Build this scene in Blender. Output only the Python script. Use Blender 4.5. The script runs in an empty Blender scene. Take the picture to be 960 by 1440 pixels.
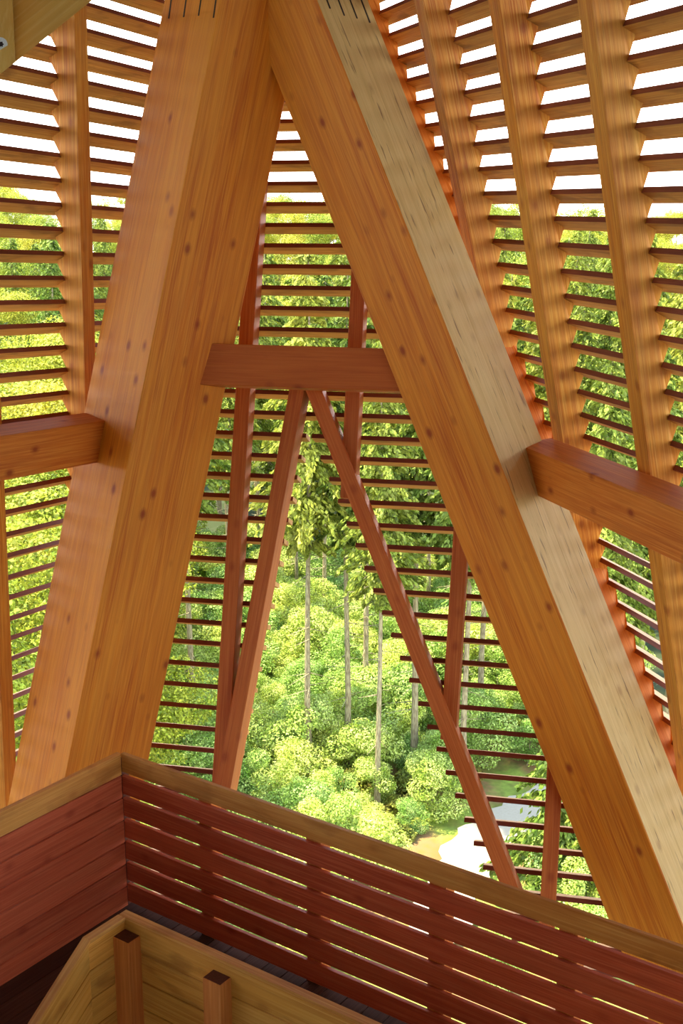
import bpy, bmesh, math, random
import numpy as np
from mathutils import Vector, Matrix
random.seed(7); RNG = np.random.default_rng(7)
SC = bpy.context.scene
COL = SC.collection
R = math.radians

# ---------------------------------------------------------------- camera, sky, sun, exposure
F = 1700.0; PITCH = R(13.9); CAM = Vector((0, 0, 4.3))
cd = bpy.data.cameras.new('camera'); cam = bpy.data.objects.new('camera', cd); COL.objects.link(cam)
cd.sensor_fit = 'VERTICAL'; cd.sensor_height = 36; cd.sensor_width = 24; cd.lens = F / 1440 * 36
cd.clip_start = 0.05; cd.clip_end = 2000
cam.location = CAM; cam.rotation_euler = (math.pi / 2 - PITCH, 0, 0)
SC.camera = cam
w = bpy.data.worlds.new('sky'); SC.world = w; w.use_nodes = True
nt = w.node_tree; nt.nodes.clear()
tc = nt.nodes.new('ShaderNodeTexCoord'); sx = nt.nodes.new('ShaderNodeSeparateXYZ')
rp = nt.nodes.new('ShaderNodeValToRGB'); bg = nt.nodes.new('ShaderNodeBackground'); ow = nt.nodes.new('ShaderNodeOutputWorld')
nt.links.new(tc.outputs['Generated'], sx.inputs[0]); nt.links.new(sx.outputs['Z'], rp.inputs[0])
cr = rp.color_ramp.elements; cr.new(0.30)
for e_, (p_, c_) in zip(cr, ((0.12, (1.0, 1.0, 1.0, 1)), (0.30, (0.50, 0.57, 0.70, 1)), (1.0, (0.20, 0.31, 0.58, 1)))):
    e_.position = p_; e_.color = c_           # hazy bright horizon fading to a blue zenith, the same all round
nt.links.new(rp.outputs[0], bg.inputs[0]); bg.inputs[1].default_value = 5.8
nt.links.new(bg.outputs[0], ow.inputs[0])
sl = bpy.data.lights.new('sun', 'SUN'); sl.energy = 14.5; sl.color = (1.0, 0.90, 0.66); sl.angle = R(1.5)
so = bpy.data.objects.new('sun', sl); COL.objects.link(so)
SUN_DIR = Vector((-0.45, 0.08, 0.95)).normalized()      # towards the sun
so.rotation_euler = SUN_DIR.to_track_quat('Z', 'Y').to_euler()
so.location = (0, 0, 60)
SC.view_settings.view_transform = 'Standard'; SC.view_settings.look = 'None'
SC.view_settings.exposure = 0.12; SC.view_settings.gamma = 1.0; SC.view_settings.use_curve_mapping = False

# ---------------------------------------------------------------- survey helpers (photo bearings -> places)
CP, SP = math.cos(PITCH), math.sin(PITCH)
def ray(px, py):
    x = (px - 480) / F; y = -(py - 720) / F
    return Vector((x, CP + y * SP, -SP + y * CP))
def at(px, py, depth): return CAM + ray(px, py) * depth
def on_plane(px, py, p, n):
    r = ray(px, py); return CAM + r * ((p - CAM).dot(n) / r.dot(n))
def on_z(px, py, z):
    r = ray(px, py); return CAM + r * ((z - CAM.z) / r.z)
UP = Vector((0, 0, 1))
BACK_PITCH, BACK_H = 0.2, 0.184  # rear slats set almost closed to let in little light

# ---------------------------------------------------------------- object helpers
def tag(o, label=None, cat=None, group=None, kind=None):
    if label: o['label'] = label
    if cat: o['category'] = cat
    if group: o['group'] = group
    if kind: o['kind'] = kind
    return o
def empty(name, loc, label=None, cat=None, group=None, kind=None):
    o = bpy.data.objects.new(name, None); COL.objects.link(o); o.location = loc; o.empty_display_size = 0.2
    return tag(o, label, cat, group, kind)
def world_of(o):
    m = Matrix.Translation(o.location) if o.parent is None else world_of(o.parent) @ o.matrix_basis
    if o.parent is None: m = Matrix.LocRotScale(o.location, o.rotation_euler, o.scale)
    return m
def frame(x, zhint=UP):
    x = x.normalized(); y = zhint.cross(x)
    if y.length < 1e-4: y = Vector((0, 1, 0)).cross(x)
    y.normalize(); z = x.cross(y)
    return Matrix((x, y, z)).transposed()
def link(name, me, mat, M, parent=None):
    if mat: 
        for m_ in (mat if isinstance(mat, (list, tuple)) else [mat]): me.materials.append(m_)
    o = bpy.data.objects.new(name, me); COL.objects.link(o)
    if parent is not None:
        o.parent = parent; o.matrix_basis = world_of(parent).inverted() @ M
    else:
        o.matrix_basis = M
    return o
def solid(name, wv, faces, grain, mat, parent=None, bevel=0, fmat=None, smooth=False):
    """closed solid from world vertices; local X runs along the grain"""
    c = sum(wv, Vector()) / len(wv)
    Q = frame(grain); M = Matrix.Translation(c) @ Q.to_4x4(); Mi = M.inverted()
    bm = bmesh.new(); vs = [bm.verts.new(Mi @ v) for v in wv]
    for i, f in enumerate(faces):
        fc = bm.faces.new([vs[k] for k in f])
        if fmat: fc.material_index = fmat[i]
    bmesh.ops.recalc_face_normals(bm, faces=bm.faces)
    if bevel: bmesh.ops.bevel(bm, geom=bm.edges[:], offset=bevel, segments=1, affect='EDGES')
    me = bpy.data.meshes.new(name); bm.to_mesh(me); bm.free()
    return link(name, me, mat, M, parent)
BOXF = [(0, 1, 2, 3), (4, 7, 6, 5), (0, 4, 5, 1), (1, 5, 6, 2), (2, 6, 7, 3), (3, 7, 4, 0)]
def bar(name, o, a, b, c, mat, parent=None, bevel=0, grain=None, **k):
    """parallelepiped: corner o, edges a (grain), b, c"""
    return solid(name, [o, o + b, o + b + c, o + c, o + a, o + a + b, o + a + b + c, o + a + c], BOXF, grain or a, mat, parent, bevel, **k)
def prism(name, pts, ext, mat, grain, parent=None, bevel=0):
    n = len(pts); wv = list(pts) + [p + ext for p in pts]
    f = [tuple(range(n)), tuple(range(2 * n - 1, n - 1, -1))] + [(i, (i + 1) % n, n + (i + 1) % n, n + i) for i in range(n)]
    return solid(name, wv, f, grain, mat, parent, bevel)

# ---------------------------------------------------------------- materials
def new_mat(name):
    m = bpy.data.materials.new(name); m.use_nodes = True; t = m.node_tree
    return m, t, t.nodes['Principled BSDF']
def mix(t, fac, a, b, mode='MIX'):
    n = t.nodes.new('ShaderNodeMix'); n.data_type = 'RGBA'; n.blend_type = mode
    for s, v in ((0, fac), (6, a), (7, b)):
        if hasattr(v, 'is_linked'): t.links.new(v, n.inputs[s])
        else: n.inputs[s].default_value = v if s == 0 else (*v, 1)
    return n.outputs[2]
def ramp(t, src, stops):
    n = t.nodes.new('ShaderNodeValToRGB'); t.links.new(src, n.inputs[0]); e = n.color_ramp.elements
    while len(e) < len(stops): e.new(0.5)
    for i, (p, v) in enumerate(stops):
        e[i].position = p; e[i].color = (v, v, v, 1) if not isinstance(v, tuple) else (*v, 1)
    return n.outputs[0]
def wood(name, base, dark, light, rough=0.55, knots=0.5, lam=0.0, stain=0.0, flecks=0.0, grain=1.0, vary=0.12):
    m, t, bs = new_mat(name); N = t.nodes; L = t.links
    tc = N.new('ShaderNodeTexCoord'); oi = N.new('ShaderNodeObjectInfo')
    off = N.new('ShaderNodeVectorMath'); off.operation = 'MULTIPLY_ADD'
    cb = N.new('ShaderNodeCombineXYZ')
    for i in range(3): L.new(oi.outputs['Random'], cb.inputs[i])
    L.new(cb.outputs[0], off.inputs[0]); off.inputs[1].default_value = (37, 11, 23); L.new(tc.outputs['Object'], off.inputs[2])
    P = off.outputs[0]
    def mapped(s):
        q = N.new('ShaderNodeMapping'); q.inputs['Scale'].default_value = s; L.new(P, q.inputs[0]); return q.outputs[0]
    def noise(v, sc, det=4, dist=0.0):
        q = N.new('ShaderNodeTexNoise'); L.new(v, q.inputs['Vector']); q.inputs['Scale'].default_value = sc
        q.inputs['Detail'].default_value = det; q.inputs['Distortion'].default_value = dist; return q.outputs['Fac']
    g1 = noise(mapped((0.5, 9, 9)), 3.0 * grain, 5, 0.6)
    g2 = noise(mapped((1.2, 60, 60)), 2.0 * grain, 3)
    big = noise(mapped((0.35, 1.6, 1.6)), 1.6, 2)
    c = mix(t, ramp(t, g1, [(0.3, 0.0), (0.7, 1.0)]), dark, base)
    c = mix(t, ramp(t, g2, [(0.45, 0.0), (0.72, 0.7)]), c, light)
    c = mix(t, ramp(t, big, [(0.35, 0.0), (0.7, 0.35)]), c, light)
    if lam:                                     # glue lines between lamellas, each lamella its own tone
        sp = N.new('ShaderNodeSeparateXYZ'); L.new(tc.outputs['Object'], sp.inputs[0])
        md = N.new('ShaderNodeMath'); md.operation = 'MULTIPLY'; md.inputs[1].default_value = 1 / lam; L.new(sp.outputs[2], md.inputs[0])
        fl = N.new('ShaderNodeMath'); fl.operation = 'FLOOR'; L.new(md.outputs[0], fl.inputs[0])
        fr = N.new('ShaderNodeMath'); fr.operation = 'FRACT'; L.new(md.outputs[0], fr.inputs[0])
        wn = N.new('ShaderNodeTexWhiteNoise'); wn.noise_dimensions = '1D'; L.new(fl.outputs[0], wn.inputs['W'])
        c = mix(t, ramp(t, wn.outputs['Value'], [(0, 0.0), (1, 0.35)]), c, light)
        c = mix(t, ramp(t, fr.outputs[0], [(0.0, 0.55), (0.03, 0.0)]), c, dark)
    if knots:
        v = N.new('ShaderNodeTexVoronoi'); v.feature = 'F1'; L.new(mapped((4.2, 6.6, 6.6)), v.inputs['Vector']); v.inputs['Scale'].default_value = 1.0
        v.inputs['Randomness'].default_value = 1.0
        vs_ = N.new('ShaderNodeSeparateColor'); L.new(v.outputs['Color'], vs_.inputs[0])
        kd = ramp(t, v.outputs['Distance'], [(0.0, min(1, knots * 1.25)), (0.10, knots), (0.14, knots * 0.55), (0.24, 0.0)])
        km = N.new('ShaderNodeMath'); km.operation = 'MULTIPLY'; L.new(kd, km.inputs[0]); L.new(ramp(t, vs_.outputs[0], [(0.34, 0.0), (0.42, 1.0)]), km.inputs[1])
        c = mix(t, km.outputs[0], c, (dark[0] * 0.58, dark[1] * 0.35, dark[2] * 0.4))
    if flecks:
        fk = noise(mapped((2.2, 26, 26)), 1.7, 3, 0.3)
        c = mix(t, ramp(t, fk, [(0.62, 0.0), (0.70, flecks)]), c, (dark[0] * 0.35, dark[1] * 0.25, dark[2] * 0.3))
    if stain:
        st = noise(mapped((1.0, 3, 3)), 2.6, 6, 0.5)
        c = mix(t, ramp(t, st, [(0.52, 0.0), (0.66, stain)]), c, (dark[0] * 0.4, dark[1] * 0.3, dark[2] * 0.4))
    hs = N.new('ShaderNodeHueSaturation'); L.new(c, hs.inputs['Color'])
    mr = N.new('ShaderNodeMapRange'); L.new(oi.outputs['Random'], mr.inputs[0]); mr.inputs[3].default_value = 1 - vary; mr.inputs[4].default_value = 1 + vary
    L.new(mr.outputs[0], hs.inputs['Value']); L.new(hs.outputs[0], bs.inputs['Base Color'])
    bs.inputs['Roughness'].default_value = rough; bs.inputs['Specular IOR Level'].default_value = 0.35
    bp = N.new('ShaderNodeBump'); bp.inputs['Strength'].default_value = 0.18; bp.inputs['Distance'].default_value = 0.01
    L.new(g2, bp.inputs['Height']); L.new(bp.outputs[0], bs.inputs['Normal'])
    return m
M_GLU = wood('glulam_spruce', (0.70, 0.235, 0.010), (0.46, 0.085, 0.003), (0.82, 0.38, 0.04), knots=0.75, lam=0.045, vary=0.03)
M_GLU_SKYLIT = wood('glulam_skylit_flecked', (0.70, 0.50, 0.19), (0.50, 0.32, 0.09), (0.80, 0.64, 0.30), knots=0.35, lam=0.09, flecks=0.75, vary=0.03)  # flecked grain; the paler gold tone has skylight painted in
M_BRACE = wood('brace_timber', (0.64, 0.18, 0.016), (0.46, 0.09, 0.006), (0.78, 0.32, 0.05), knots=0.8, vary=0.05)
M_COLLAR = wood('collar_timber', (0.52, 0.13, 0.022), (0.40, 0.08, 0.012), (0.60, 0.18, 0.035), knots=0.8, vary=0.02)
M_BAT = wood('batten_timber', (0.68, 0.24, 0.012), (0.42, 0.085, 0.004), (0.84, 0.50, 0.09), knots=0.5, flecks=0.25, vary=0.06)
M_STUD = wood('red_larch_stud', (0.55, 0.15, 0.03), (0.40, 0.08, 0.015), (0.66, 0.24, 0.06), knots=0.45, vary=0.08)
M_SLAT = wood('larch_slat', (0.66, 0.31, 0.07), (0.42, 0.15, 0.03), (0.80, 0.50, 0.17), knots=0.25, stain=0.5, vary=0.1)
M_SLATEDGE = wood('slat_dark_edge', (0.22, 0.05, 0.025), (0.14, 0.03, 0.015), (0.28, 0.08, 0.04), knots=0.0, vary=0.1)  # darker tone, inner edge of each slat only
M_RAIL = wood('rail_red_stain', (0.64, 0.13, 0.055), (0.44, 0.07, 0.028), (0.74, 0.22, 0.10), rough=0.5, knots=0.4, vary=0.13)
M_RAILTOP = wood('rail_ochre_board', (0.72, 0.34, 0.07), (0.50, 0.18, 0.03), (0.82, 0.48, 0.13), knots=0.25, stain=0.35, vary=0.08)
M_INNER = wood('balustrade_board', (0.82, 0.42, 0.07), (0.60, 0.24, 0.03), (0.90, 0.56, 0.14), knots=0.3, stain=0.45, vary=0.13)
M_POST = wood('post_timber', (0.76, 0.27, 0.06), (0.58, 0.16, 0.03), (0.86, 0.38, 0.11), knots=0.6, vary=0.04)
M_PALE = wood('pale_spruce_board', (0.90, 0.54, 0.10), (0.74, 0.36, 0.05), (0.95, 0.66, 0.20), knots=0.7, vary=0.04)
M_ENDG = wood('dark_end_grain', (0.13, 0.035, 0.025), (0.08, 0.02, 0.015), (0.18, 0.06, 0.04), knots=0, vary=0.1)
M_DECK = wood('dark_deck_board', (0.10, 0.045, 0.03), (0.06, 0.025, 0.018), (0.14, 0.07, 0.05), rough=0.95, knots=0.2, vary=0.25)
M_ROOF = wood('roof_board', (0.20, 0.08, 0.03), (0.13, 0.05, 0.02), (0.26, 0.12, 0.05), knots=0.3)
m, t, bs = new_mat('steel_slot'); bs.inputs['Base Color'].default_value = (0.02, 0.01, 0.008, 1); bs.inputs['Roughness'].default_value = 0.7; M_SLOT = m
m, t, bs = new_mat('zinc_screw'); bs.inputs['Base Color'].default_value = (0.75, 0.78, 0.74, 1); bs.inputs['Metallic'].default_value = 0.6; bs.inputs['Roughness'].default_value = 0.4; M_ZINC = m

def leaf_mat(name, c1, c2, trans=0.25, vary=0.25, hue=0.03):
    m, t, bs = new_mat(name); N = t.nodes; L = t.links
    oi = N.new('ShaderNodeObjectInfo'); g = N.new('ShaderNodeTexCoord')
    nz = N.new('ShaderNodeTexNoise'); nz.inputs['Scale'].default_value = 1.3; L.new(g.outputs['Object'], nz.inputs['Vector'])
    c = mix(t, ramp(t, nz.outputs['Fac'], [(0.35, 0.0), (0.65, 1.0)]), c1, c2)
    hs = N.new('ShaderNodeHueSaturation'); L.new(c, hs.inputs['Color'])
    mr = N.new('ShaderNodeMapRange'); L.new(oi.outputs['Random'], mr.inputs[0]); mr.inputs[3].default_value = 1 - vary; mr.inputs[4].default_value = 1 + vary
    ge = N.new('ShaderNodeNewGeometry'); m3 = N.new('ShaderNodeMapRange'); L.new(ge.outputs['Random Per Island'], m3.inputs[0])
    m3.inputs[3].default_value = 0.35; m3.inputs[4].default_value = 1.35          # every leaf its own tone
    mm = N.new('ShaderNodeMath'); mm.operation = 'MULTIPLY'; L.new(mr.outputs[0], mm.inputs[0]); L.new(m3.outputs[0], mm.inputs[1])
    L.new(mm.outputs[0], hs.inputs['Value'])
    m2 = N.new('ShaderNodeMapRange'); L.new(oi.outputs['Random'], m2.inputs[0]); m2.inputs[3].default_value = 0.5 + hue; m2.inputs[4].default_value = 0.5 - hue
    L.new(m2.outputs[0], hs.inputs['Hue'])
    L.new(hs.outputs[0], bs.inputs['Base Color']); bs.inputs['Roughness'].default_value = 0.6; bs.inputs['Specular IOR Level'].default_value = 0.3
    tr = N.new('ShaderNodeBsdfTranslucent'); L.new(hs.outputs[0], tr.inputs[0])
    mx = N.new('ShaderNodeMixShader'); mx.inputs[0].default_value = trans
    L.new(bs.outputs[0], mx.inputs[1]); L.new(tr.outputs[0], mx.inputs[2]); L.new(mx.outputs[0], t.nodes['Material Output'].inputs[0])
    return m
M_LEAF = leaf_mat('broadleaf_foliage', (0.30, 0.36, 0.02), (0.58, 0.58, 0.06))
M_BUSH = leaf_mat('bush_foliage', (0.36, 0.52, 0.06), (0.68, 0.80, 0.22), vary=0.2)
M_NEEDLE = leaf_mat('spruce_needles', (0.23, 0.30, 0.03), (0.44, 0.48, 0.07), trans=0.3)
M_BRACKEN = leaf_mat('bracken', (0.36, 0.40, 0.06), (0.42, 0.32, 0.07), trans=0.35)
m, t, bs = new_mat('bark'); N = t.nodes; g = N.new('ShaderNodeTexCoord'); mp = N.new('ShaderNodeMapping'); mp.inputs['Scale'].default_value = (6, 6, 1.2)
t.links.new(g.outputs['Object'], mp.inputs[0]); nz = N.new('ShaderNodeTexNoise'); nz.inputs['Scale'].default_value = 3; t.links.new(mp.outputs[0], nz.inputs['Vector'])
t.links.new(mix(t, ramp(t, nz.outputs['Fac'], [(0.35, 0.0), (0.65, 1.0)]), (0.20, 0.15, 0.08), (0.42, 0.36, 0.20)), bs.inputs['Base Color']); bs.inputs['Roughness'].default_value = 0.9; M_BARK = m
m, t, bs = new_mat('forest_ground'); N = t.nodes; g = N.new('ShaderNodeTexCoord'); nz = N.new('ShaderNodeTexNoise'); nz.inputs['Scale'].default_value = 0.35; nz.inputs['Detail'].default_value = 8
t.links.new(g.outputs['Object'], nz.inputs['Vector'])
n3 = N.new('ShaderNodeTexNoise'); n3.inputs['Scale'].default_value = 3; n3.inputs['Detail'].default_value = 6; t.links.new(g.outputs['Object'], n3.inputs['Vector'])
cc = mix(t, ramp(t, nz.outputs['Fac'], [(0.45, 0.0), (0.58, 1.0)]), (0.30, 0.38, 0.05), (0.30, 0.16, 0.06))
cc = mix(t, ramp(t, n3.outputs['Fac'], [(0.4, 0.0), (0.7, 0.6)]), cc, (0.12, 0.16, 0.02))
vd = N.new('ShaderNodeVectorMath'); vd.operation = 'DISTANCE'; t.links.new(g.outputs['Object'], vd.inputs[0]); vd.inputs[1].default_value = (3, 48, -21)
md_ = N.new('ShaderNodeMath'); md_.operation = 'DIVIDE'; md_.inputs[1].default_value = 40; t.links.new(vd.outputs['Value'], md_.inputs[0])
cc = mix(t, ramp(t, md_.outputs[0], [(0.35, 0.0), (0.5, 1.0)]), cc, (0.035, 0.05, 0.012))      # shade of an unbuilt canopy painted as dark ground around the clearing
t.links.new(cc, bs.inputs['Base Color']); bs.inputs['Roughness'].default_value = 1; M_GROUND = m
m, t, bs = new_mat('gravel_path'); N = t.nodes; g = N.new('ShaderNodeTexCoord'); nz = N.new('ShaderNodeTexNoise'); nz.inputs['Scale'].default_value = 9; nz.inputs['Detail'].default_value = 8
t.links.new(g.outputs['Object'], nz.inputs['Vector'])
t.links.new(mix(t, nz.outputs['Fac'], (0.44, 0.37, 0.25), (0.56, 0.49, 0.35)), bs.inputs['Base Color']); bs.inputs['Roughness'].default_value = 1; M_PATH = m

# ---------------------------------------------------------------- big leaning glulam legs
def view_basis(mid, t):
    w_ = (mid - CAM); w_ = (w_ - t * w_.dot(t)).normalized()
    l_ = w_.cross(t).normalized()                       # to the right in the view when t points up
    return w_, l_
def glulam(name, r0, r1, wl, wr, theta_r, label, mats, fm):
    """ridge (nearest arris) r0 bottom -> r1 top; wl / wr = size of faces left / right of the ridge"""
    t_ = (r1 - r0).normalized(); mid = (r0 + r1) / 2; w_, l_ = view_basis(mid, t_)
    if l_.x < 0: l_ = -l_
    er = l_ * math.cos(theta_r) + w_ * math.sin(theta_r)
    el = -l_ * math.sin(theta_r) + w_ * math.cos(theta_r)
    root = empty(name, Vector(r0), label, 'beam')
    o = bar('beam_body', r0, r1 - r0, er * wr, el * wl, mats, root, bevel=0.006)
    me = o.data
    M = world_of(root) @ o.matrix_basis
    for p in me.polygons:
        n = M.to_3x3() @ p.normal
        p.material_index = fm if n.dot(-el) > 0.9 and fm else 0
        if fm == 2: p.material_index = 1 if n.dot(er) > 9 else 0
    return root, t_, er, el
ZLb, ZLt, ZR = 8.32, 7.72, 7.72
def lerp_px(a, b, y): return a[0] + (b[0] - a[0]) * (y - a[1]) / (b[1] - a[1])
La, Lb = (310, 0), (92, 1092)
Ra, Rb = (445, 0), (960, 1302)
yb, yt = 1420, -170
L0 = at(lerp_px(La, Lb, yb), yb, ZLb + 0.12); L1 = at(lerp_px(La, Lb, yt), yt, ZLt - 0.06)
R0 = at(lerp_px(Ra, Rb, 1560), 1560, ZR); R1 = at(lerp_px(Ra, Rb, yt), yt, ZR)
kL = 8.02 / F; kR = ZR / F
# sizes chosen from the two visible faces of each leg
thL = math.atan2(78, 118); sL = math.hypot(78, 118) * kL
thR = math.atan2(70, 98); sR = math.hypot(70, 98) * kR
legL, tL, erL, elL = glulam('glulam_leg', L0, L1, sL, sL, thL, 'massive glued timber leg on the left leaning inwards, striped with light', [M_GLU], 0)
legR, tR, erR, elR = glulam('glulam_leg', R0, R1, sR, sR, math.pi / 2 - thR, 'massive glued timber leg on the right crossing in front at the apex', [M_GLU, M_GLU_SKYLIT], 0)
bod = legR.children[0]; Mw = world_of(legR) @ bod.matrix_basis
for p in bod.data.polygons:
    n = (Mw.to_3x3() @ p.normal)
    if n.dot(-elR) > 0.9: p.material_index = 1          # right-hand face (its normal is -el) is flecked, with skylight painted into its tone
# slotted plates at the apex (dark saw cuts)
for k in range(4):
    x = 238 + 21 * k; yb_ = 26 - (2 * k) % 5
    pl = -erL.cross(tL).normalized()
    n_ = -erL
    a = on_plane(x, yb_, L0, erL); b = on_plane(x + 7, -25, L0, erL)
    bar('saw_slot', a - erL * 0.002, b - a, elL * 0.014, erL * 0.02, M_SLOT, legL)
for x0, y0 in ((501, 26), (519, 32), (483, 22), (463, 12)):
    a = on_plane(x0, y0, R0, elR); b = on_plane(x0 - 20, y0 - 52, R0, elR)
    bar('saw_slot', a - elR * 0.002, b - a, erR * 0.014, elR * 0.02, M_SLOT, legR)

# ---------------------------------------------------------------- slatted screens
TILT = R(24); SW, ST = 0.132, 0.033
def make_wall(name, kind_label, d, q0, q1, out_hint, a0, i0, a1, i1, krange, span, battens, bd):
    """d slat direction; q0,q1 two points on the inner batten plane; a0/a1 bearings of the inner top arris of slats i0/i1"""
    root = empty(name, q1.copy(), kind_label, None, None, 'structure')
    n = d.cross(q1 - q0).normalized()
    if n.dot(out_hint) < 0: n = -n
    o_ = UP.cross(d); o_ = Vector((o_.x, o_.y, 0)).normalized()
    if o_.dot(n) < 0: o_ = -o_
    upd = d.cross(o_); 
    if upd.z < 0: upd = -upd
    p_out = q0 + n * bd
    A0 = on_plane(*a0, p_out, n); A1 = on_plane(*a1, p_out, n)
    inup = n.cross(d).normalized()
    if inup.z < 0: inup = -inup
    u0, u1 = (A0 - p_out).dot(inup), (A1 - p_out).dot(inup)
    wv = o_ * math.cos(TILT) - upd * math.sin(TILT); tv = upd * math.cos(TILT) + o_ * math.sin(TILT)
    def line(k): return p_out + inup * (u0 + (u1 - u0) * (k - i0) / (i1 - i0))       # inner top arris of slat k
    for k in krange:
        P = line(k)
        for (e0, e1) in span(k):
            if e0 is None: continue
            # ends given as bearing lines -> distance along d
            s0 = cut(P, d, e0); s1 = cut(P, d, e1)
            if s1 < s0: s0, s1 = s1, s0
            if s1 - s0 < 0.05: continue
            T = P + d * s0; A = T - tv * ST
            jit = random.uniform(-0.003, 0.003)
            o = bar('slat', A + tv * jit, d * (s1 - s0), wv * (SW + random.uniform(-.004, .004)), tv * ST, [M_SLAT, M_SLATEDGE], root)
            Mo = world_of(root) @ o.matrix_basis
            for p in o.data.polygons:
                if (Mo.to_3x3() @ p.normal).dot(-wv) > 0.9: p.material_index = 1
    ks = sorted(krange)
    for (pa, pb, thick, teeth, mat) in battens:
        B0 = on_plane(*pa, q0, n); B1 = on_plane(*pb, q0, n); bt = (B1 - B0).normalized()
        ext = d * thick if (on_screen_dx(B0, d) > 0) else -d * thick
        if not teeth:
            prism('batten', [B0, B1, B1 + n * bd, B0 + n * bd], ext, mat, bt, root, bevel=0.004); continue
        lo, hi = (B0, B1) if B0.z < B1.z else (B1, B0); bt = (hi - lo).normalized()
        pts = [hi, lo]; ob = lo + n * bd; L_ = (hi - lo).length; seq = []
        mid = ob + ext * 0.5
        for k in ks:
            P = line(k); # crossing of slat line with batten line (both in the outer plane)
            den = bt.dot(inup); s = (P - mid).dot(inup) / den
            if 0.12 < s < L_ - 0.05: seq.append((s, mid + bt * s - ext * 0.5))
        seq.sort(key=lambda q: q[0])
        pts.append(ob)
        for s, T in seq:
            A = T - tv * ST
            pts.append(A + wv * (SW * 0.62) - upd * 0.001); pts.append(A - upd * 0.001); pts.append(T)
        pts.append(hi + n * bd)
        prism('batten', pts, ext, mat, bt, root)
    return root, n, o_
def cut(P, d, bearing):
    """distance along d from P to the vertical-ish sight plane through the two bearings of `bearing`"""
    (a, b) = bearing; m_ = ray(*a).cross(ray(*b)); return (CAM - P).dot(m_) / d.dot(m_)
def on_screen_dx(P, d):
    def px(Q):
        v = Q - CAM; dep = v.y * CP - v.z * SP; return v.x / dep
    return px(P + d * 0.1) - px(P)

# centre screen
dC = ray(-7800, 300).normalized() * -1
qc0 = at(430, 167, 8.80); qc1 = at(430, 1219, 8.50)
LEFTH = ((300, 0), (60, 1440))       # hidden behind the left leg
RIGHTH = ((430, 0), (990, 1440))     # hidden behind the right leg
C2 = ((444, 545), (322, 1130)); C3 = ((413, 545), (700, 1268))
def span_c(k):
    if k <= 12: return [(LEFTH, RIGHTH)]
    return [(LEFTH, C2), (C3, RIGHTH)]
wallC, nC, oC = make_wall('wall_front', 'open slatted timber screen straight ahead with a tall triangular opening', dC, qc0, qc1, Vector((0, 1, 0)),
    (430, 167), 0, (712, 1219), 34, range(-9, 41), span_c,
    [((355, 150), (296, 1130), 0.11, False, M_STUD), ((505, 150), (478, 700), 0.105, False, M_STUD),
     ((640, 700), (619, 1040), 0.105, False, M_STUD), ((778, 900), (756, 1330), 0.105, False, M_STUD)], 0.15)
# the two diagonal trimmers of the opening, standing slightly proud of the studs
for (a, b, wpx) in (((408, 540), (298, 1135), 22), ((426, 540), (716, 1277), 22)):
    pin = qc0 - nC * 0.05
    A = on_plane(*a, pin, nC); B = on_plane(*b, pin, nC); s = (B - A).normalized()
    side = nC.cross(s).normalized()
    if on_screen_dx(A, side) < 0: side = -side
    bar('diagonal_trimmer', A, B - A, side * 0.108, nC * 0.20, M_STUD, wallC, bevel=0.003)
# collar beam between the legs
fa = at(250, 481.5, 8.31); Ld = at(600, 491.5, 8.10) - fa
dn = Vector((0, -math.sin(R(14)), -math.cos(R(14)))); bk = Vector((dC.y, -dC.x, 0)).normalized(); 
if bk.y < 0: bk = -bk
bk2 = (bk * math.cos(R(14)) - UP * math.sin(R(14))).normalized()
dn = Ld.cross(bk2).normalized(); dn = -dn if dn.z > 0 else dn
collar = bar('collar_beam', fa, Ld, dn * 0.285, bk2 * 0.16, M_COLLAR, None, bevel=0.005)
tag(collar, 'short red-brown tie beam joining the two big legs above the opening', 'beam')

# left screen
dL = ray(1450, 400).normalized()
ql0 = at(205, 100, 8.38); ql1 = at(12, 1120, 8.95)
LL = ((-2500, 0), (-2500, 1440)); LR = ((330, 0), (90, 1225))
wallL, nL, oL = make_wall('wall_left', 'open slatted timber screen on the left', dL, ql0, ql1, Vector((-1, 0.4, 0)),
    (82, 67), 0, (21, 1004), 29, range(-8, 42), lambda k: [(LL, LR)],
    [((96, -260), (124, 700), 0.12, True, M_BAT), ((-18, 560), (14, 1260), 0.12, True, M_BAT), ((-82, -260), (-50, 700), 0.12, True, M_BAT), ((-900, -700), (-860, 1400), 0.12, True, M_BAT),
     ((395, -260), (125, 1100), 0.10, False, M_BAT)], 0.165)
# right screen
dR = ray(-100, 290).normalized() * -1
qr0 = at(535, 15, 8.26); qr1 = at(880, 880, 8.26)
RL = ((503, 0), (858, 860)); RR = ((3300, 0), (3300, 1440))
wallR, nR, oR = make_wall('wall_right', 'open slatted timber screen on the right', dR, qr0, qr1, Vector((1, 0.3, 0)),
    (910, 72), 0, (868, 871), 23, range(-9, 42), lambda k: [(RL, RR)],
    [((529, -260), (690, 534), 0.14, True, M_BAT), ((647.5, -260), (806, 810), 0.14, True, M_BAT),
     ((778, -260), (962, 1170), 0.14, True, M_BAT), ((976, -260), (1110, 1000), 0.14, True, M_BAT), ((1913, -260), (2000, 1200), 0.14, True, M_BAT),
     ((386, -260), (963, 1180), 0.07, True, M_BRACE)], 0.17)

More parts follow.
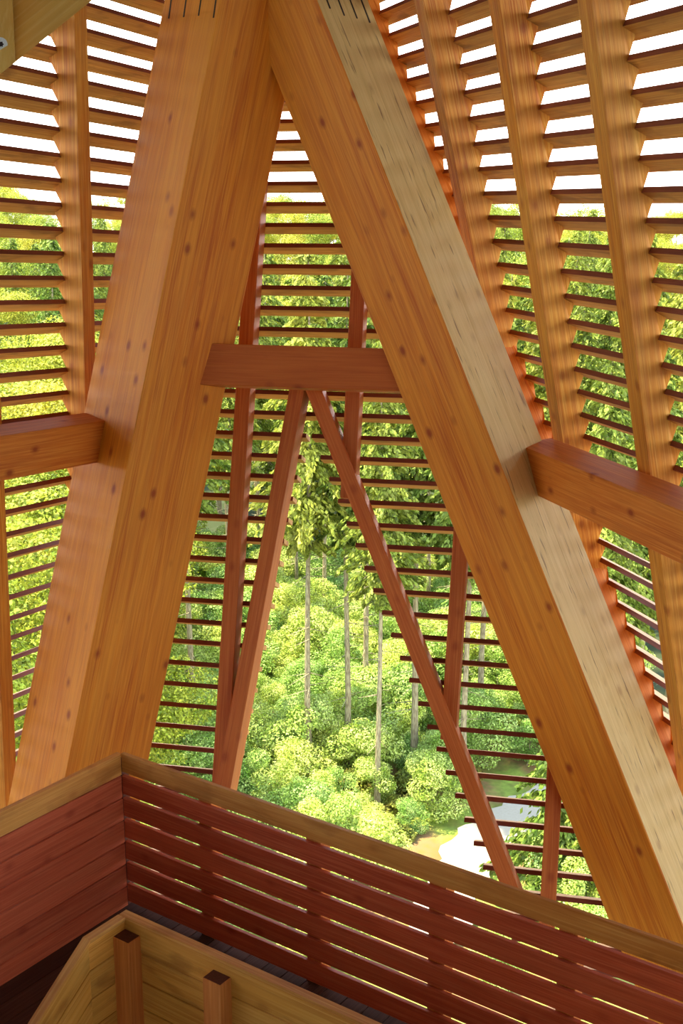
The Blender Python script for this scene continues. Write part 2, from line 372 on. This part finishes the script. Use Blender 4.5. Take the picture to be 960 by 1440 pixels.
# horizontal ring beams tied into the legs
def ring(a_px, a_depth, d, length, back_len, h, b, out, phi, label):
    A = at(*a_px, a_depth) - d * back_len
    dd = d * (length + back_len)
    u = UP * math.cos(phi) + out * math.sin(phi); u = (u - d * u.dot(d)).normalized()
    bb = d.cross(u).normalized(); bb = bb if bb.dot(out) > 0 else -bb
    o = bar('ring_beam', A, dd, -u * h, bb * b, M_BRACE, None, bevel=0.006)
    return tag(o, label, 'beam')
ring((737, 629), 7.98, dR, 4.2, 0.12, 0.30, 0.26, oR, R(-6), 'horizontal red-brown tie beam running from the right leg to the right picture edge')
ring((146, 592), 8.28, -dL, 3.2, 0.12, 0.29, 0.26, oL, R(-6), 'horizontal orange tie beam with oval grain running from the left leg to the left picture edge')

# ---------------------------------------------------------------- outer parapet
ZF, ZT = 0.0, 1.05
az = R(35)
dl = Vector((-math.sin(az), -math.cos(az), 0)); dr = Vector((math.cos(az), -math.sin(az), 0))
C0 = on_z(170, 1059, ZT)
def boards(name, org, d, length, z0, z1, n, gap, thick_dir, th, mats, parent, part='board'):
    hgt = (z1 - z0) / n
    for i in range(n):
        zt = z1 - i * hgt
        j = random.uniform(-0.002, 0.002)
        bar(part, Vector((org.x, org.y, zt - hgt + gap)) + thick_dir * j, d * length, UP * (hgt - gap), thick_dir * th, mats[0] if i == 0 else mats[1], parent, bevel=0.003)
pl_ = empty('parapet', Vector((C0.x, C0.y, 0)), 'red-stained plank parapet running from the corner to the left picture edge', 'railing')
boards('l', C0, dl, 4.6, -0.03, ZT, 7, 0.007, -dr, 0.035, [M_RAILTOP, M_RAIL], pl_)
pr_ = empty('parapet', Vector((C0.x, C0.y, 0)), 'long red-stained plank parapet with light slits falling from the corner to the lower right', 'railing')
bar('corner_post', Vector((C0.x, C0.y, 0)) - dl * 0.06 - dr * 0.1 + UP * -0.05, UP * 1.03, dr * 0.1, dl * 0.058, M_ENDG, pr_)
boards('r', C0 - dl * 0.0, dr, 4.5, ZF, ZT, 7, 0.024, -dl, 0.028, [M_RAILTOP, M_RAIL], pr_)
# thin cap edge and outer posts
rail_n = Vector((dl.x, dl.y, 0))
for px in (282, 436, 612, 798):
    py = 1059 + (px - 170) * 0.33
    q = on_plane(px, py, C0, rail_n)
    bar('post', Vector((q.x, q.y, -0.05)) - dl * 0.030 - dr * 0.05, UP * 0.97, dr * 0.10, -dl * 0.09, M_POST, pr_)
for k in range(4):
    q = C0 + dl * (0.25 + 1.25 * k)
    bar('post', Vector((q.x, q.y, -0.05)) - dr * 0.037, UP * 0.97, dl * 0.10, -dr * 0.09, M_POST, pl_)

# ---------------------------------------------------------------- stair balustrade
I0 = on_z(175, 1285, ZT)
inR = empty('stair_balustrade', Vector((I0.x, I0.y, 0)), 'ochre plank stair balustrade with two posts in front of the long parapet', 'railing')
inL = empty('stair_balustrade', Vector((I0.x, I0.y, 0)), 'ochre plank stair balustrade dropping steeply at the lower left', 'railing')
th = 0.035
boards('ir', I0, dr, 4.0, ZT - 1.2, ZT, 8, 0.006, dl, th, [M_INNER, M_INNER], inR)
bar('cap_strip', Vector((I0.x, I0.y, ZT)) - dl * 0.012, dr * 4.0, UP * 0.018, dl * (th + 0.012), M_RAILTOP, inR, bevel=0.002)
nl = Vector((dr.x, dr.y, 0))
K = on_plane(117, 1325, I0, nl); K.z = ZT
S = on_plane(42, 1440, I0, nl)
s_dir = (S - K); flat = (K - I0).length
for i in range(8):
    hgt = 0.15; top0 = Vector((I0.x, I0.y, ZT - i * hgt)); top1 = Vector((K.x, K.y, ZT - i * hgt)); top2 = top1 + s_dir * 3.2
    g_ = 0.006
    # short level board then the raked board, mitred at the knee
    prism('board', [top0, top1, top1 - UP * (hgt - g_), top0 - UP * (hgt - g_)], dr * th, M_INNER, top1 - top0, inL)
    prism('board', [top1, top2, top2 - UP * (hgt - g_), top1 - UP * (hgt - g_)], dr * th, M_INNER, top2 - top1, inL)
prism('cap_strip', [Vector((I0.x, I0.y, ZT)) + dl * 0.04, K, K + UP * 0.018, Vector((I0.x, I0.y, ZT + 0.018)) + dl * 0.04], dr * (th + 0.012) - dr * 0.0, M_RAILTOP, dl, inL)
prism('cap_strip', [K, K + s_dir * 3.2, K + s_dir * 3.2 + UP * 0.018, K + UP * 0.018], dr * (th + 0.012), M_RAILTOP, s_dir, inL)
def ipost(px, py, parent, size=0.105):
    zt = ZT - 0.05
    c = on_z(px, py, zt)                                # far corner of the post top
    o = bar('post', Vector((c.x, c.y, zt - 1.6)), UP * 1.6, dl * size, dr * size, [M_POST, M_ENDG], parent, bevel=0.003)
    Mo = world_of(parent) @ o.matrix_basis
    for p in o.data.polygons:
        if (Mo.to_3x3() @ p.normal).z > 0.9: p.material_index = 1
ipost(180, 1302, inR); ipost(306, 1358, inR)

# ---------------------------------------------------------------- deck floor
fl = empty('floor', Vector((C0.x, C0.y, 0)), 'narrow dark boarded walkway between parapet and stair balustrade', None, None, 'structure')
wA = (C0 - I0).dot(-dl); wB = (I0 - C0).dot(dr)
wA = abs(wA) + 0.0; wB = abs(wB)
x = -0.141
while x < 4.5:                                          # boards across the right-hand walkway
    bar('board', Vector((C0.x, C0.y, -0.03)) + dr * x - dl * 0.07, dl * (wA + 0.12), dr * 0.135, UP * 0.028, M_DECK, fl); x += 0.141
x = wA + 0.055
while x < 5.0:
    bar('board', Vector((C0.x, C0.y, -0.03)) + dl * x - dr * 0.07, dr * (wB + 0.05), dl * 0.135, UP * 0.028, M_DECK, fl); x += 0.141
jo = Vector((C0.x, C0.y, -0.25))
for k in range(2):
    bar('joist', jo + dl * (0.1 + (wA - 0.3) * k), dr * 4.5, dl * 0.1, UP * 0.215, M_BRACE, fl)
    bar('joist', jo + dr * (0.1 + (wB - 0.3) * k) + dl * (wA + 0.06), dl * 3.4, dr * 0.1, UP * 0.215, M_BRACE, fl)

lf = empty('floor', Vector((-0.5, 2, -3.0)), 'unseen boarded floor added below the walkway to block ground light', None, None, 'structure')  # added out of view to cut light bounced up from the ground
for i in range(11):
    xx = -4.2 + i * 0.6; ye = 6.2 - max(0, xx - 0.5) * 0.9 - max(0, -1.8 - xx) * 1.1
    bar('floor_shade_panel', Vector((xx, -2.6, -3.0)), Vector((0, ye + 2.6, 0)), Vector((0.595, 0, 0)), Vector((0, 0, 0.05)), M_DECK, lf)

# ---------------------------------------------------------------- near roof brace, upper left
rb = empty('roof_brace', at(30, 40, 2.6), 'pale timber roof brace in the top left corner with a zinc screw', 'beam')
nrm = -ray(60, 50).normalized()
def nearp(x, y, dz=0.0): return at(x, y, 2.6 - dz)
prism('diagonal_board', [nearp(-60, 153), nearp(190, -48.5), nearp(90, -130), nearp(-60, -10)], ray(60, 50).normalized() * 0.06, M_PALE, nearp(190, -48.5) - nearp(-60, 153), rb)
prism('upright_board', [nearp(-80, 160, .045), nearp(-5, 108, .045), nearp(21, 88, .045), nearp(15, -60, .045), nearp(-80, -60, .045)], ray(60, 50).normalized() * 0.04, M_PALE, UP, rb)
def disc(name, c, n, r, h, seg, mat, parent, star=None):
    Q = frame(n).to_4x4(); a = Q.col[1].xyz; b = Q.col[2].xyz
    pts = []
    for i in range(seg):
        rr = r if not star else (r if i % 2 == 0 else star)
        q = 2 * math.pi * i / seg; pts.append(c + a * rr * math.cos(q) + b * rr * math.sin(q))
    return prism(name, pts, n * h, mat, n, parent)
sc_ = nearp(1.5, 62, .045)
scr = disc('screw', sc_, nrm, 0.0135, 0.004, 24, M_ZINC, rb)
disc('screw_recess', sc_ + nrm * 0.0035, nrm, 0.0062, 0.001, 12, M_SLOT, scr, 0.0042)

# ---------------------------------------------------------------- unseen roof and rear enclosure, added to shape the light (above and behind the viewer)
rf = empty('ceiling_shade', Vector((0, 3, 6.35)), 'unseen boarded roof added low over the tower as a shade', None, None, 'structure')  # added out of view, set low so the apex darkens
for i in range(16):
    bar('roof_shade_panel', Vector((-7.2 + i * 0.9, -5.2, 6.35)), Vector((0, 16.0, 0)), Vector((0.895, 0, 0)), Vector((0, 0, 0.05)), M_ROOF, rf)

bw = empty('wall_back_shade', Vector((0, -3, 0)), 'unseen rear sides of the tower, slats closed up to hold back light', None, None, 'structure')  # added out of view, dark and nearly closed to cut light from behind
hexp = [(-5.6, 2.8), (-5.4, -2.5), (-1.0, -5.0), (3.8, -3.0), (3.9, 1.6)]
for a, b in zip(hexp[:-1], hexp[1:]):
    a = Vector((*a, 0)); b = Vector((*b, 0)); d_ = b - a; nn_ = Vector((d_.y, -d_.x, 0)).normalized()
    bmz = bmesh.new(); q_ = -nn_ if nn_.dot(Vector((0, 0, 0)) - a) > 0 else nn_
    for k in range(int(8.9 / BACK_PITCH)):
        z = -3 + k * BACK_PITCH
        vv = [bmz.verts.new(p) for p in [a + UP * z, b + UP * z, b + UP * (z + BACK_H), a + UP * (z + BACK_H)]]
        v2 = [bmz.verts.new(v.co + q_ * 0.04) for v in vv]
        for f in BOXF: bmz.faces.new([(vv + v2)[i] for i in f])
    bmesh.ops.recalc_face_normals(bmz, faces=bmz.faces)
    mez = bpy.data.meshes.new('rear_shade_slats'); bmz.to_mesh(mez); bmz.free()
    tag(link('rear_shade_slats', mez, M_DECK, Matrix.Identity(4), bw), kind='stuff')

# ---------------------------------------------------------------- forest
ZG = -21.0
def gz(x, y):
    b = max(0.0, y - 85)
    return ZG + b * 0.045 + 1.2 * math.sin(x * 0.05 + 1) * min(1, b / 40) + max(0, -x - 8) * 0.06 * min(1, b / 60)
xs = np.concatenate([np.linspace(-300, -60, 12), np.linspace(-55, 55, 56), np.linspace(60, 300, 12)])
ys = np.concatenate([np.linspace(-60, 20, 8), np.linspace(25, 110, 44), np.linspace(115, 335, 30)])
gv = [(x, y, gz(x, y) + 0.25 * math.sin(x * .9) * math.cos(y * .7)) for y in ys for x in xs]
nx = len(xs); gf = [(j * nx + i, j * nx + i + 1, (j + 1) * nx + i + 1, (j + 1) * nx + i) for j in range(len(ys) - 1) for i in range(nx - 1)]
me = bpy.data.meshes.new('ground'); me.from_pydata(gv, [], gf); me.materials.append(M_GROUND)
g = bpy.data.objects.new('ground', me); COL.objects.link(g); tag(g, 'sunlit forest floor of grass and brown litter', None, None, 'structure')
# gravel path
def gpt(px, py): return on_z(px, py, ZG)
pp = [gpt(x, y) for x, y in ((860, 1105), (770, 1135), (712, 1165), (668, 1200), (640, 1250), (600, 1350))]
hw = [1.3, 1.3, 1.2, 1.2, 1.1, 1.1]
pv = []; 
fine = []
for i in range(len(pp) - 1):
    for s in range(6): fine.append((pp[i].lerp(pp[i + 1], s / 6), hw[i] + (hw[i + 1] - hw[i]) * s / 6))
for i, (p, h_) in enumerate(fine):
    tdir = (fine[min(i + 1, len(fine) - 1)][0] - fine[max(i - 1, 0)][0]).normalized(); sd = Vector((-tdir.y, tdir.x, 0))
    e = 0.2 * math.sin(i * 1.7)
    for s in (-1, 1):
        q = p + sd * s * (h_ + e); pv.append((q.x, q.y, ZG + 0.32))
me = bpy.data.meshes.new('path'); me.from_pydata(pv, [], [(2 * i, 2 * i + 1, 2 * i + 3, 2 * i + 2) for i in range(len(fine) - 1)]); me.materials.append(M_PATH)
o = bpy.data.objects.new('path', me); COL.objects.link(o); tag(o, 'pale gravel path at the foot of the tower', None, None, 'structure')

def quads(C, A, B, mat, name):
    """leaf quads: centres C, half axes A,B (n,3), folded slightly along B"""
    n = len(C); V = np.empty((n, 4, 3)); V[:, 0] = C - A; V[:, 1] = C - B * 0.9; V[:, 2] = C + A; V[:, 3] = C + B * 0.9
    me = bpy.data.meshes.new(name); me.vertices.add(n * 4); me.vertices.foreach_set('co', V.reshape(-1).astype(np.float32))
    me.loops.add(n * 4); me.loops.foreach_set('vertex_index', np.arange(n * 4, dtype=np.int32))
    me.polygons.add(n); me.polygons.foreach_set('loop_start', np.arange(0, n * 4, 4, dtype=np.int32)); me.polygons.foreach_set('loop_total', np.full(n, 4, dtype=np.int32))
    me.materials.append(mat); me.update(); me.validate(); return me
def unit(v): return v / (np.linalg.norm(v, axis=1, keepdims=True) + 1e-9)
def broad_mesh(seed, h, r, base, n, leaf, mat, name, clumps=16):
    rg = np.random.default_rng(seed); C = []
    cl = []
    for i in range(clumps):
        z = rg.uniform(base, h * 0.95); f = 1 - abs((z - (base + h) * 0.48) / (h - base)) ** 2 * 2.2; f = max(f, 0.2)
        a = rg.uniform(0, 6.283); q = r * f * rg.uniform(0.25, 0.8); cl.append((q * math.cos(a), q * math.sin(a), z, r * rg.uniform(0.28, 0.5)))
    cl.append((0, 0, h * 0.93, r * 0.3))
    cl = np.array(cl); w_ = cl[:, 3] ** 2; idx = rg.choice(len(cl), n, p=w_ / w_.sum())
    dirs = unit(rg.normal(size=(n, 3))); rad = cl[idx, 3:4] * (0.72 + 0.33 * rg.random((n, 1))) 
    C = cl[idx, :3] + dirs * rad * np.array([1, 1, 0.75])
    nn = unit(dirs + rg.normal(size=(n, 3)) * 0.6 + np.array([0, 0, 0.6])); t1 = unit(np.cross(nn, rg.normal(size=(n, 3)))); t2 = np.cross(nn, t1)
    s = leaf * rg.uniform(0.6, 1.3, (n, 1))
    return quads(C, t1 * s, t2 * s * 0.6, mat, name)
def spruce_mesh(seed, h, r, base, n, mat, name):
    rg = np.random.default_rng(seed); C = []; A = []; B = []
    z = base; step = 0.42
    per = int(n / max(1, (h - base) / step))
    while z < h - 0.15:
        f = (h - z) / (h - base); f2 = min(1.0, 0.12 + f ** 0.8) * (1 if f < 0.85 else (1 - f) / 0.15 * 0.6 + 0.4)
        for b in range(7):
            a = rg.uniform(0, 6.283); L_ = r * f2 * rg.uniform(0.7, 1.15); m_ = max(2, int(per / 7 * (0.4 + f)))
            s = rg.random(m_) ** 0.7
            d_ = np.array([math.cos(a), math.sin(a), 0]); droop = 0.35 + 0.3 * rg.random()
            zz = z + 0.18 * L_ * s - droop * L_ * s ** 2 * 1.1
            side = np.array([-d_[1], d_[0], 0]); lat = rg.normal(size=m_) * 0.16 * (1.1 - s) * L_
            P = d_ * (L_ * s)[:, None] + side * lat[:, None]; P[:, 2] = zz - rg.random(m_) * 0.25
            C.append(P); dd = d_ * 0.6 + side * rg.normal(size=(m_, 1)) * 0.6 + np.array([0, 0, -0.9]) * rg.uniform(0.3, 1.2, (m_, 1)); dd = unit(dd)
            A.append(dd * rg.uniform(0.09, 0.19, (m_, 1))); q = unit(np.cross(dd, rg.normal(size=(m_, 3)))); B.append(q * rg.uniform(0.05, 0.10, (m_, 1)))
        z += step
    return quads(np.concatenate(C), np.concatenate(A), np.concatenate(B), mat, name)
def trunk_mesh(h, r0, r1, name, seed=0, twigs=0, zt=0):
    rg = np.random.default_rng(seed); V = []; Fc = []; n = 8; K_ = 7
    for i in range(K_):
        s = i / (K_ - 1); rr = r0 + (r1 - r0) * s; dx, dy = (0.12 * math.sin(s * 4 + seed), 0.12 * math.cos(s * 3 + seed * 2))
        if i == 0: rr *= 1.25; dx = dy = 0
        for k in range(n): V.append((dx + rr * math.cos(6.283 * k / n), dy + rr * math.sin(6.283 * k / n), h * s - 0.3))
    for i in range(K_ - 1):
        for k in range(n): Fc.append((i * n + k, i * n + (k + 1) % n, (i + 1) * n + (k + 1) % n, (i + 1) * n + k))
    for j in range(twigs):                              # dead side branches on the bare stem
        z = rg.uniform(zt * 0.25, zt); a = rg.uniform(0, 6.283); L_ = rg.uniform(0.5, 1.3); q = len(V)
        c = np.array([0, 0, z]); e = np.array([L_ * math.cos(a), L_ * math.sin(a), z - 0.15 * L_])
        for P, rr in ((c, 0.025), (e, 0.008)):
            for k in range(3): V.append((P[0] - math.sin(a) * rr * math.cos(k * 2.1), P[1] + math.cos(a) * rr * math.cos(k * 2.1), P[2] + rr * math.sin(k * 2.1)))
        for k in range(3): Fc.append((q + k, q + (k + 1) % 3, q + 3 + (k + 1) % 3, q + 3 + k))
    me = bpy.data.meshes.new(name); me.from_pydata(V, [], Fc); me.materials.append(M_BARK)
    for p in me.polygons: p.use_smooth = True
    return me
def tree(name, x, y, meshes, sc, label, cat, group=None, z=None, rz=None, lean=0.0):
    r_ = empty(name, Vector((x, y, gz(x, y) if z is None else z)), label, cat, group)
    r_.rotation_euler = (random.uniform(-.01, .01) + 0, lean, random.uniform(0, 6.28) if rz is None else rz); r_.scale = (sc, sc, sc)
    for nm, me in meshes:
        o = bpy.data.objects.new(nm, me); COL.objects.link(o); o.parent = r_
    return r_
SPR = [[('trunk', trunk_mesh(24, 0.16, 0.03, 'spruce_trunk', s, 26, 12)), ('crown', spruce_mesh(s, 24, 2.6, 11.5, 17000, M_NEEDLE, 'spruce_crown'))] for s in (1, 2, 3)]
SPF = [[('trunk', trunk_mesh(20, 0.2, 0.03, 'spruce_trunk', s)), ('crown', spruce_mesh(s + 20, 20, 3.0, 3.5, 18000, M_NEEDLE, 'spruce_crown'))] for s in (4, 5)]
YSP = [('trunk', trunk_mesh(8, 0.12, 0.02, 'spruce_trunk', 9)), ('crown', spruce_mesh(31, 8, 2.4, 0.4, 9000, M_NEEDLE, 'spruce_crown'))]
BRD = [[('trunk', trunk_mesh(12, 0.22, 0.08, 'broadleaf_trunk', s)), ('crown', broad_mesh(s + 40, 16, 4.2, 3.5, 24000, 0.095, M_LEAF, 'broadleaf_crown', 22))] for s in (1, 2, 3)]
BSH = [[('stem', trunk_mesh(2.2, 0.05, 0.02, 'bush_stem', s)), ('foliage', broad_mesh(s + 60, 3.6, 2.0, 0.3, 11000, 0.065, M_BUSH, 'bush_foliage', 14))] for s in (1, 2, 3)]
BRK = [('frond', broad_mesh(81, 1.0, 1.4, 0.0, 1500, 0.12, M_BRACKEN, 'bracken', 8))]

named = [(436, 1106, 0, 'slender bare-stemmed spruce, leftmost in the opening, with a drooping green crown', 1.0),
         (487, 1086, 1, 'slender bare-stemmed spruce standing in the middle of the opening', 0.97),
         (530, 1142, 2, 'slender bare-stemmed spruce reaching lowest in the opening', 0.86),
         (582, 1092, 0, 'thicker bare-stemmed spruce beside the right trimmer of the opening', 1.05),
         (675, 1032, 1, 'bare-stemmed spruce seen between slats right of the opening', 1.0),
         (274, 1062, 2, 'bare-stemmed spruce seen through slats left of the opening', 1.05),
         (513, 1040, 1, 'thin far spruce stem behind the middle of the opening', 1.0)]
for (px, py, k, lb, s) in named:
    p = gpt(px, py); tree('spruce_tree', p.x, p.y, SPR[k], s, lb, 'tree')
def px_of(x, y, z):
    v = Vector((x, y, z)) - CAM; dep = v.y * CP - v.z * SP
    return 480 + F * v.x / dep, 720 - F * (v.z * CP + v.y * SP) / dep
# spruces beyond the front and right screens
pts_ = []
def free(x, y, dmin):
    for (a, b) in pts_:
        if (a - x) ** 2 + (b - y) ** 2 < dmin * dmin: return False
    pts_.append((x, y)); return True
def scatter(n, azr, dr_, dmin):
    out = []; tries = 0
    while len(out) < n and tries < n * 60:
        tries += 1; a = R(random.uniform(*azr)); d_ = math.sqrt(random.uniform(dr_[0] ** 2, dr_[1] ** 2)); x, y = d_ * math.sin(a), d_ * math.cos(a)
        if any((p.x - x) ** 2 + (p.y - y) ** 2 < 9 for p, h_ in fine): continue
        if free(x, y, dmin): out.append((x, y))
    return out
for i, (x, y) in enumerate(scatter(34, (5.5, 20), (42, 85), 4.5)):
    tree('spruce_tree', x, y, random.choice(SPR), random.uniform(0.85, 1.05), 'spruce in the stand beyond the right-hand slats', 'tree', 'spruces beyond the right screen')
for i, (x, y) in enumerate(scatter(14, (-8, 4.5), (68, 90), 4.5)):
    tree('spruce_tree', x, y, random.choice(SPR), random.uniform(0.8, 1.0), 'spruce in the wood behind the clearing', 'tree', 'spruces behind the clearing')
for i, (x, y) in enumerate(scatter(60, (-19, 20), (90, 170), 5.0)):
    tree('spruce_tree', x, y, random.choice(SPF), random.uniform(0.85, 1.15), 'distant spruce rising from the far canopy', 'tree', 'distant spruces')
for i, (x, y) in enumerate(scatter(130, (-20, 20), (88, 260), 4.5)):
    tree('broadleaf_tree', x, y, random.choice(BRD), random.uniform(0.9, 1.2), 'distant yellow-green broadleaf tree in the far canopy', 'tree', 'distant broadleaf trees')
for i, (x, y) in enumerate(scatter(46, (-22, -9.8), (38, 88), 4.0)):
    tree('broadleaf_tree', x, y, random.choice(BRD), random.uniform(0.8, 1.1), 'bright yellow-green broadleaf tree beyond the left-hand slats', 'tree', 'broadleaf trees beyond the left screen')
# understory bushes of the clearing
def onpath(x, y):
    return any((p.x - x) ** 2 + (p.y - y) ** 2 < (h_ + 1.2) ** 2 for p, h_ in fine)
for i, (x, y) in enumerate(scatter(110, (-20, 20), (230, 330), 5.0)):
    tree('broadleaf_tree', x, y, random.choice(BRD), random.uniform(0.9, 1.25), 'broadleaf tree on the wooded skyline', 'tree', 'skyline trees')
for i, (x, y) in enumerate(scatter(16, (-9, -3), (66, 90), 4.0)):
    tree('broadleaf_tree', x, y, random.choice(BRD), random.uniform(0.6, 0.85), 'small broadleaf tree behind the clearing, seen through the front slats', 'tree', 'small trees behind the clearing')
pts_ = []
for i, (x, y) in enumerate(scatter(300, (-9, 14), (36, 86), 1.5)):
    if onpath(x, y): continue
    px, py = px_of(x, y, gz(x, y))
    tree('bush', x, y, random.choice(BSH), random.uniform(0.45, 1.1) * (0.8 if py > 1120 else 1), *(('pale leafy bush in the front of the clearing, just above the parapet', 'bush', 'front bushes of the clearing') if py > 1120 else
      ('bright leafy bush in the middle of the clearing among the bare stems', 'bush', 'middle bushes of the clearing') if py > 960 else
      ('leafy bush at the far edge of the clearing under the trees', 'bush', 'far bushes of the clearing')))
pts_ = []
for i, (x, y) in enumerate(scatter(22, (-3, 8), (44, 56), 2.0)):
    if onpath(x, y): continue
    tree('bracken', x, y, BRK, random.uniform(0.5, 1.0), 'rusty green bracken clump on the clearing floor', 'plant', 'bracken clumps')
for (px, py, s, lb) in ((770, 1275, 1.0, 'dark young spruce beside the gravel path'), (835, 1290, 0.9, 'dark young spruce half hidden by the right leg')):
    p = gpt(px, py); tree('young_spruce', p.x, p.y, YSP, s, lb, 'tree')
